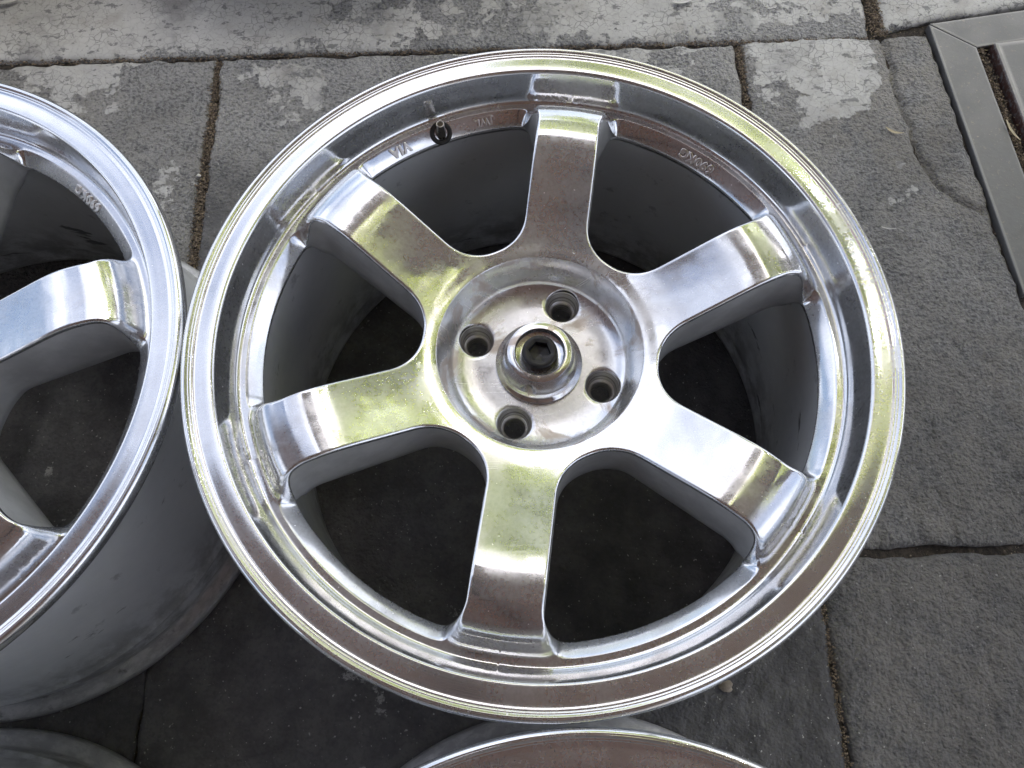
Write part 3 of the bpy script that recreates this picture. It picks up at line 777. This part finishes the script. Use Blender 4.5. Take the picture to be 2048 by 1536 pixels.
V, Fq = box(-.32, .42, .66+OY, 1.24+OY, 2.80, 2.90); obj('unseen_hood_roof', mesh('unseen_hood_roof', V, Fq, False, [m_tile]), house)
V, Fq = box(-4.25, 1.8, .622+OY, .655+OY, 2.52, 2.78); obj('fascia', mesh('fascia', V, Fq, False, [m_beam]), house)
for x in (-3.6, -1.8, -.2, 1.5):
    V, Fq = box(x-.05, x+.05, 0, 3.82, 2.50, 2.598); obj('beam', mesh('beam', V, Fq, False, [m_beam]), house)
V, Fq = box(-4.2, 1.75, -.25, 0, -.01, 2.6); obj('wall', mesh('wall', V, Fq, False, [m_wall]), house)
V, Fq = box(-4.3, 1.85, -.3, 3.88, 2.80, 2.95); obj('roof', mesh('roof', V, Fq, False, [m_tile]), house)
for x in (-4.05, 1.62):
    V, Fq = box(x-.07, x+.07, 3.2, 3.34, -.01, 2.5); obj('post', mesh('post', V, Fq, False, [m_beam]), house)

def leafmat(name, a, b):
    M = Mat(name); oi = M.n('ShaderNodeNewGeometry')
    M.set(Base_Color=M.mix(oi.outputs['Random Per Island'], a, b), Roughness=.5)
    tr = M.n('ShaderNodeBsdfTranslucent'); tr.inputs['Color'].default_value = (b[0]*1.5, b[1]*1.6, b[2]*1.1, 1)
    ms = M.n('ShaderNodeMixShader'); ms.inputs[0].default_value = .6
    M.l(M.b.outputs[0], ms.inputs[1]); M.l(tr.outputs[0], ms.inputs[2]); M.l(ms.outputs[0], M.nt.nodes['Material Output'].inputs['Surface'])
    return M.m
m_lf = leafmat("tree_leaves", (.33, .38, .09), (.60, .60, .22))
M = Mat("bark"); M.set(Base_Color=M.mix(M.noise(20, 5), (.10, .08, .06), (.2, .17, .13)), Roughness=.9, Normal=M.bump(M.noise(40, 4), .6, .02)); m_bark = M.m
def tree(loc, hgt, crown, nleaf, seed, label):
    r = np.random.default_rng(seed)
    root = obj('tree', None, None, loc, label, 'tree', 'trees around the yard')
    V, Fq = [], []
    def limb(a, b_, r0, r1):
        a, b_ = np.array(a, float), np.array(b_, float); d = b_-a; d /= np.linalg.norm(d)
        u = np.cross(d, [0.3, 1, .2]); u /= np.linalg.norm(u); v = np.cross(d, u); k = len(V); n = 9; S = 5
        for s_ in range(S+1):
            t = s_/S; c0 = a+(b_-a)*t+r.normal(0, .02, 3)*(0 < s_ < S)
            for i in range(n):
                q = 2*math.pi*i/n; V.append((c0+(u*math.cos(q)+v*math.sin(q))*(r0+(r1-r0)*t)).tolist())
        for s_ in range(S):
            for i in range(n): Fq.append((k+s_*n+i, k+s_*n+(i+1) % n, k+(s_+1)*n+(i+1) % n, k+(s_+1)*n+i))
    fork = np.array([0, 0, hgt*.45]); limb((0, 0, -.05), fork, .14, .10)
    cl = []
    for cx_, cy_, cz_, rad in crown:
        limb(fork, (cx_, cy_, cz_), .07, .02); cl.append((cx_, cy_, cz_, rad))
    obj('trunk', mesh('trunk', V, Fq, True, [m_bark]), root)
    cl = np.array(cl); wgt = cl[:, 3]**2; wgt /= wgt.sum()
    ci = r.choice(len(cl), nleaf, p=wgt); d = r.normal(0, 1, (nleaf, 3)); d /= np.linalg.norm(d, axis=1, keepdims=True)
    pos = cl[ci, :3]+d*(cl[ci, 3]*r.random(nleaf)**.42)[:, None]
    t1 = r.normal(0, 1, (nleaf, 3)); t1[:, 2] *= .5; t1 /= np.linalg.norm(t1, axis=1, keepdims=True)
    t2 = np.cross(t1, r.normal(0, 1, (nleaf, 3))); t2 /= np.linalg.norm(t2, axis=1, keepdims=True)
    s_ = r.uniform(.05, .10, nleaf)[:, None]
    q = np.stack([pos-t1*s_, pos+t2*s_*.45, pos+t1*s_, pos-t2*s_*.45], 1).reshape(-1, 3)
    obj('crown', mesh('crown', q, np.arange(len(q)).reshape(-1, 4), False, [m_lf]), root)
TC = [(1.7, 2.2), (1.5, 2.0), (1.9, 2.5), (.25, 4.3), (.75, 4.7), (.5, 3.7), (1.0, 1.0), (1.7, .9), (2.4, 1.1), (1.3, 1.7), (2.0, 1.8), (2.7, 2.0), (1.4, 2.5), (2.2, 2.7), (.9, 3.5), (1.6, 3.5), (2.4, 3.6), (.6, 4.2), (3.2, 1.4), (3.3, 2.8), (1.2, 4.4), (3.6, .6), (3.0, .3)]
tree((3.0, 2.3, 0), 4.4, [(x-3.0, y-2.3, 3.7+.7*random.random(), .5+.2*random.random()) for x, y in TC], 11000, 3, "leafy tree over the yard to the right, seen only as a reflection")
tree((2.4, 6.6, 0), 5.0, [(-.9, -.4, 4.5, .9), (-1.4, .3, 4.0, .7), (.2, -.2, 4.6, 1.0), (1.0, .3, 4.2, .9), (-.4, -1.1, 3.9, .8), (.5, .9, 3.6, .8)], 8000, 4, "leafy tree beyond the top of the picture, seen only as a reflection")

M = Mat("unseen_tyre_rubber"); M.set(Base_Color=M.mix(M.noise(30, 4), (.02, .02, .02), (.045, .043, .042)), Roughness=.75, Normal=M.bump(M.noise(200, 4), .3, .002)); m_unseen_tyre = M.m
tp = [(.215, .03), (.235, .004), (.262, .0), (.288, .012), (.302, .035), (.305, .10), (.302, .165), (.288, .188), (.262, .2), (.235, .196), (.215, .17), (.219, .10)]  # unseen tyres, added for the soft shade along the top edge
tV, tF = lathe(fill(tp+[tp[0]], .012), 120); unseen_tyre_me = mesh('unseen_car_tyre', tV, [f[::-1] for f in tF], True, [m_unseen_tyre])
gv, gf = lathe([(.3052, .012), (.3062, .03), (.3066, .10), (.3062, .17), (.3052, .188)], 120)
unseen_tread_me = mesh('unseen_tyre_tread', gv, [f[::-1] for i, f in enumerate(gf) if (i//4) % 3 < 2], False, [m_unseen_tyre])
for loc, lab in (((-.205, 1.125, .004), "black car tyre set unseen just past the top edge to throw the soft shade at top centre"), ((-.80, 1.055, .004), "black car tyre set unseen past the top left corner to shade the paving")):
    o = obj('unseen_car_tyre', None, None, loc, lab, 'tyre', 'unseen car tyres placed to shade the top edge')
    obj('unseen_tyre_casing', unseen_tyre_me, o); obj('unseen_tyre_tread', unseen_tread_me, o)
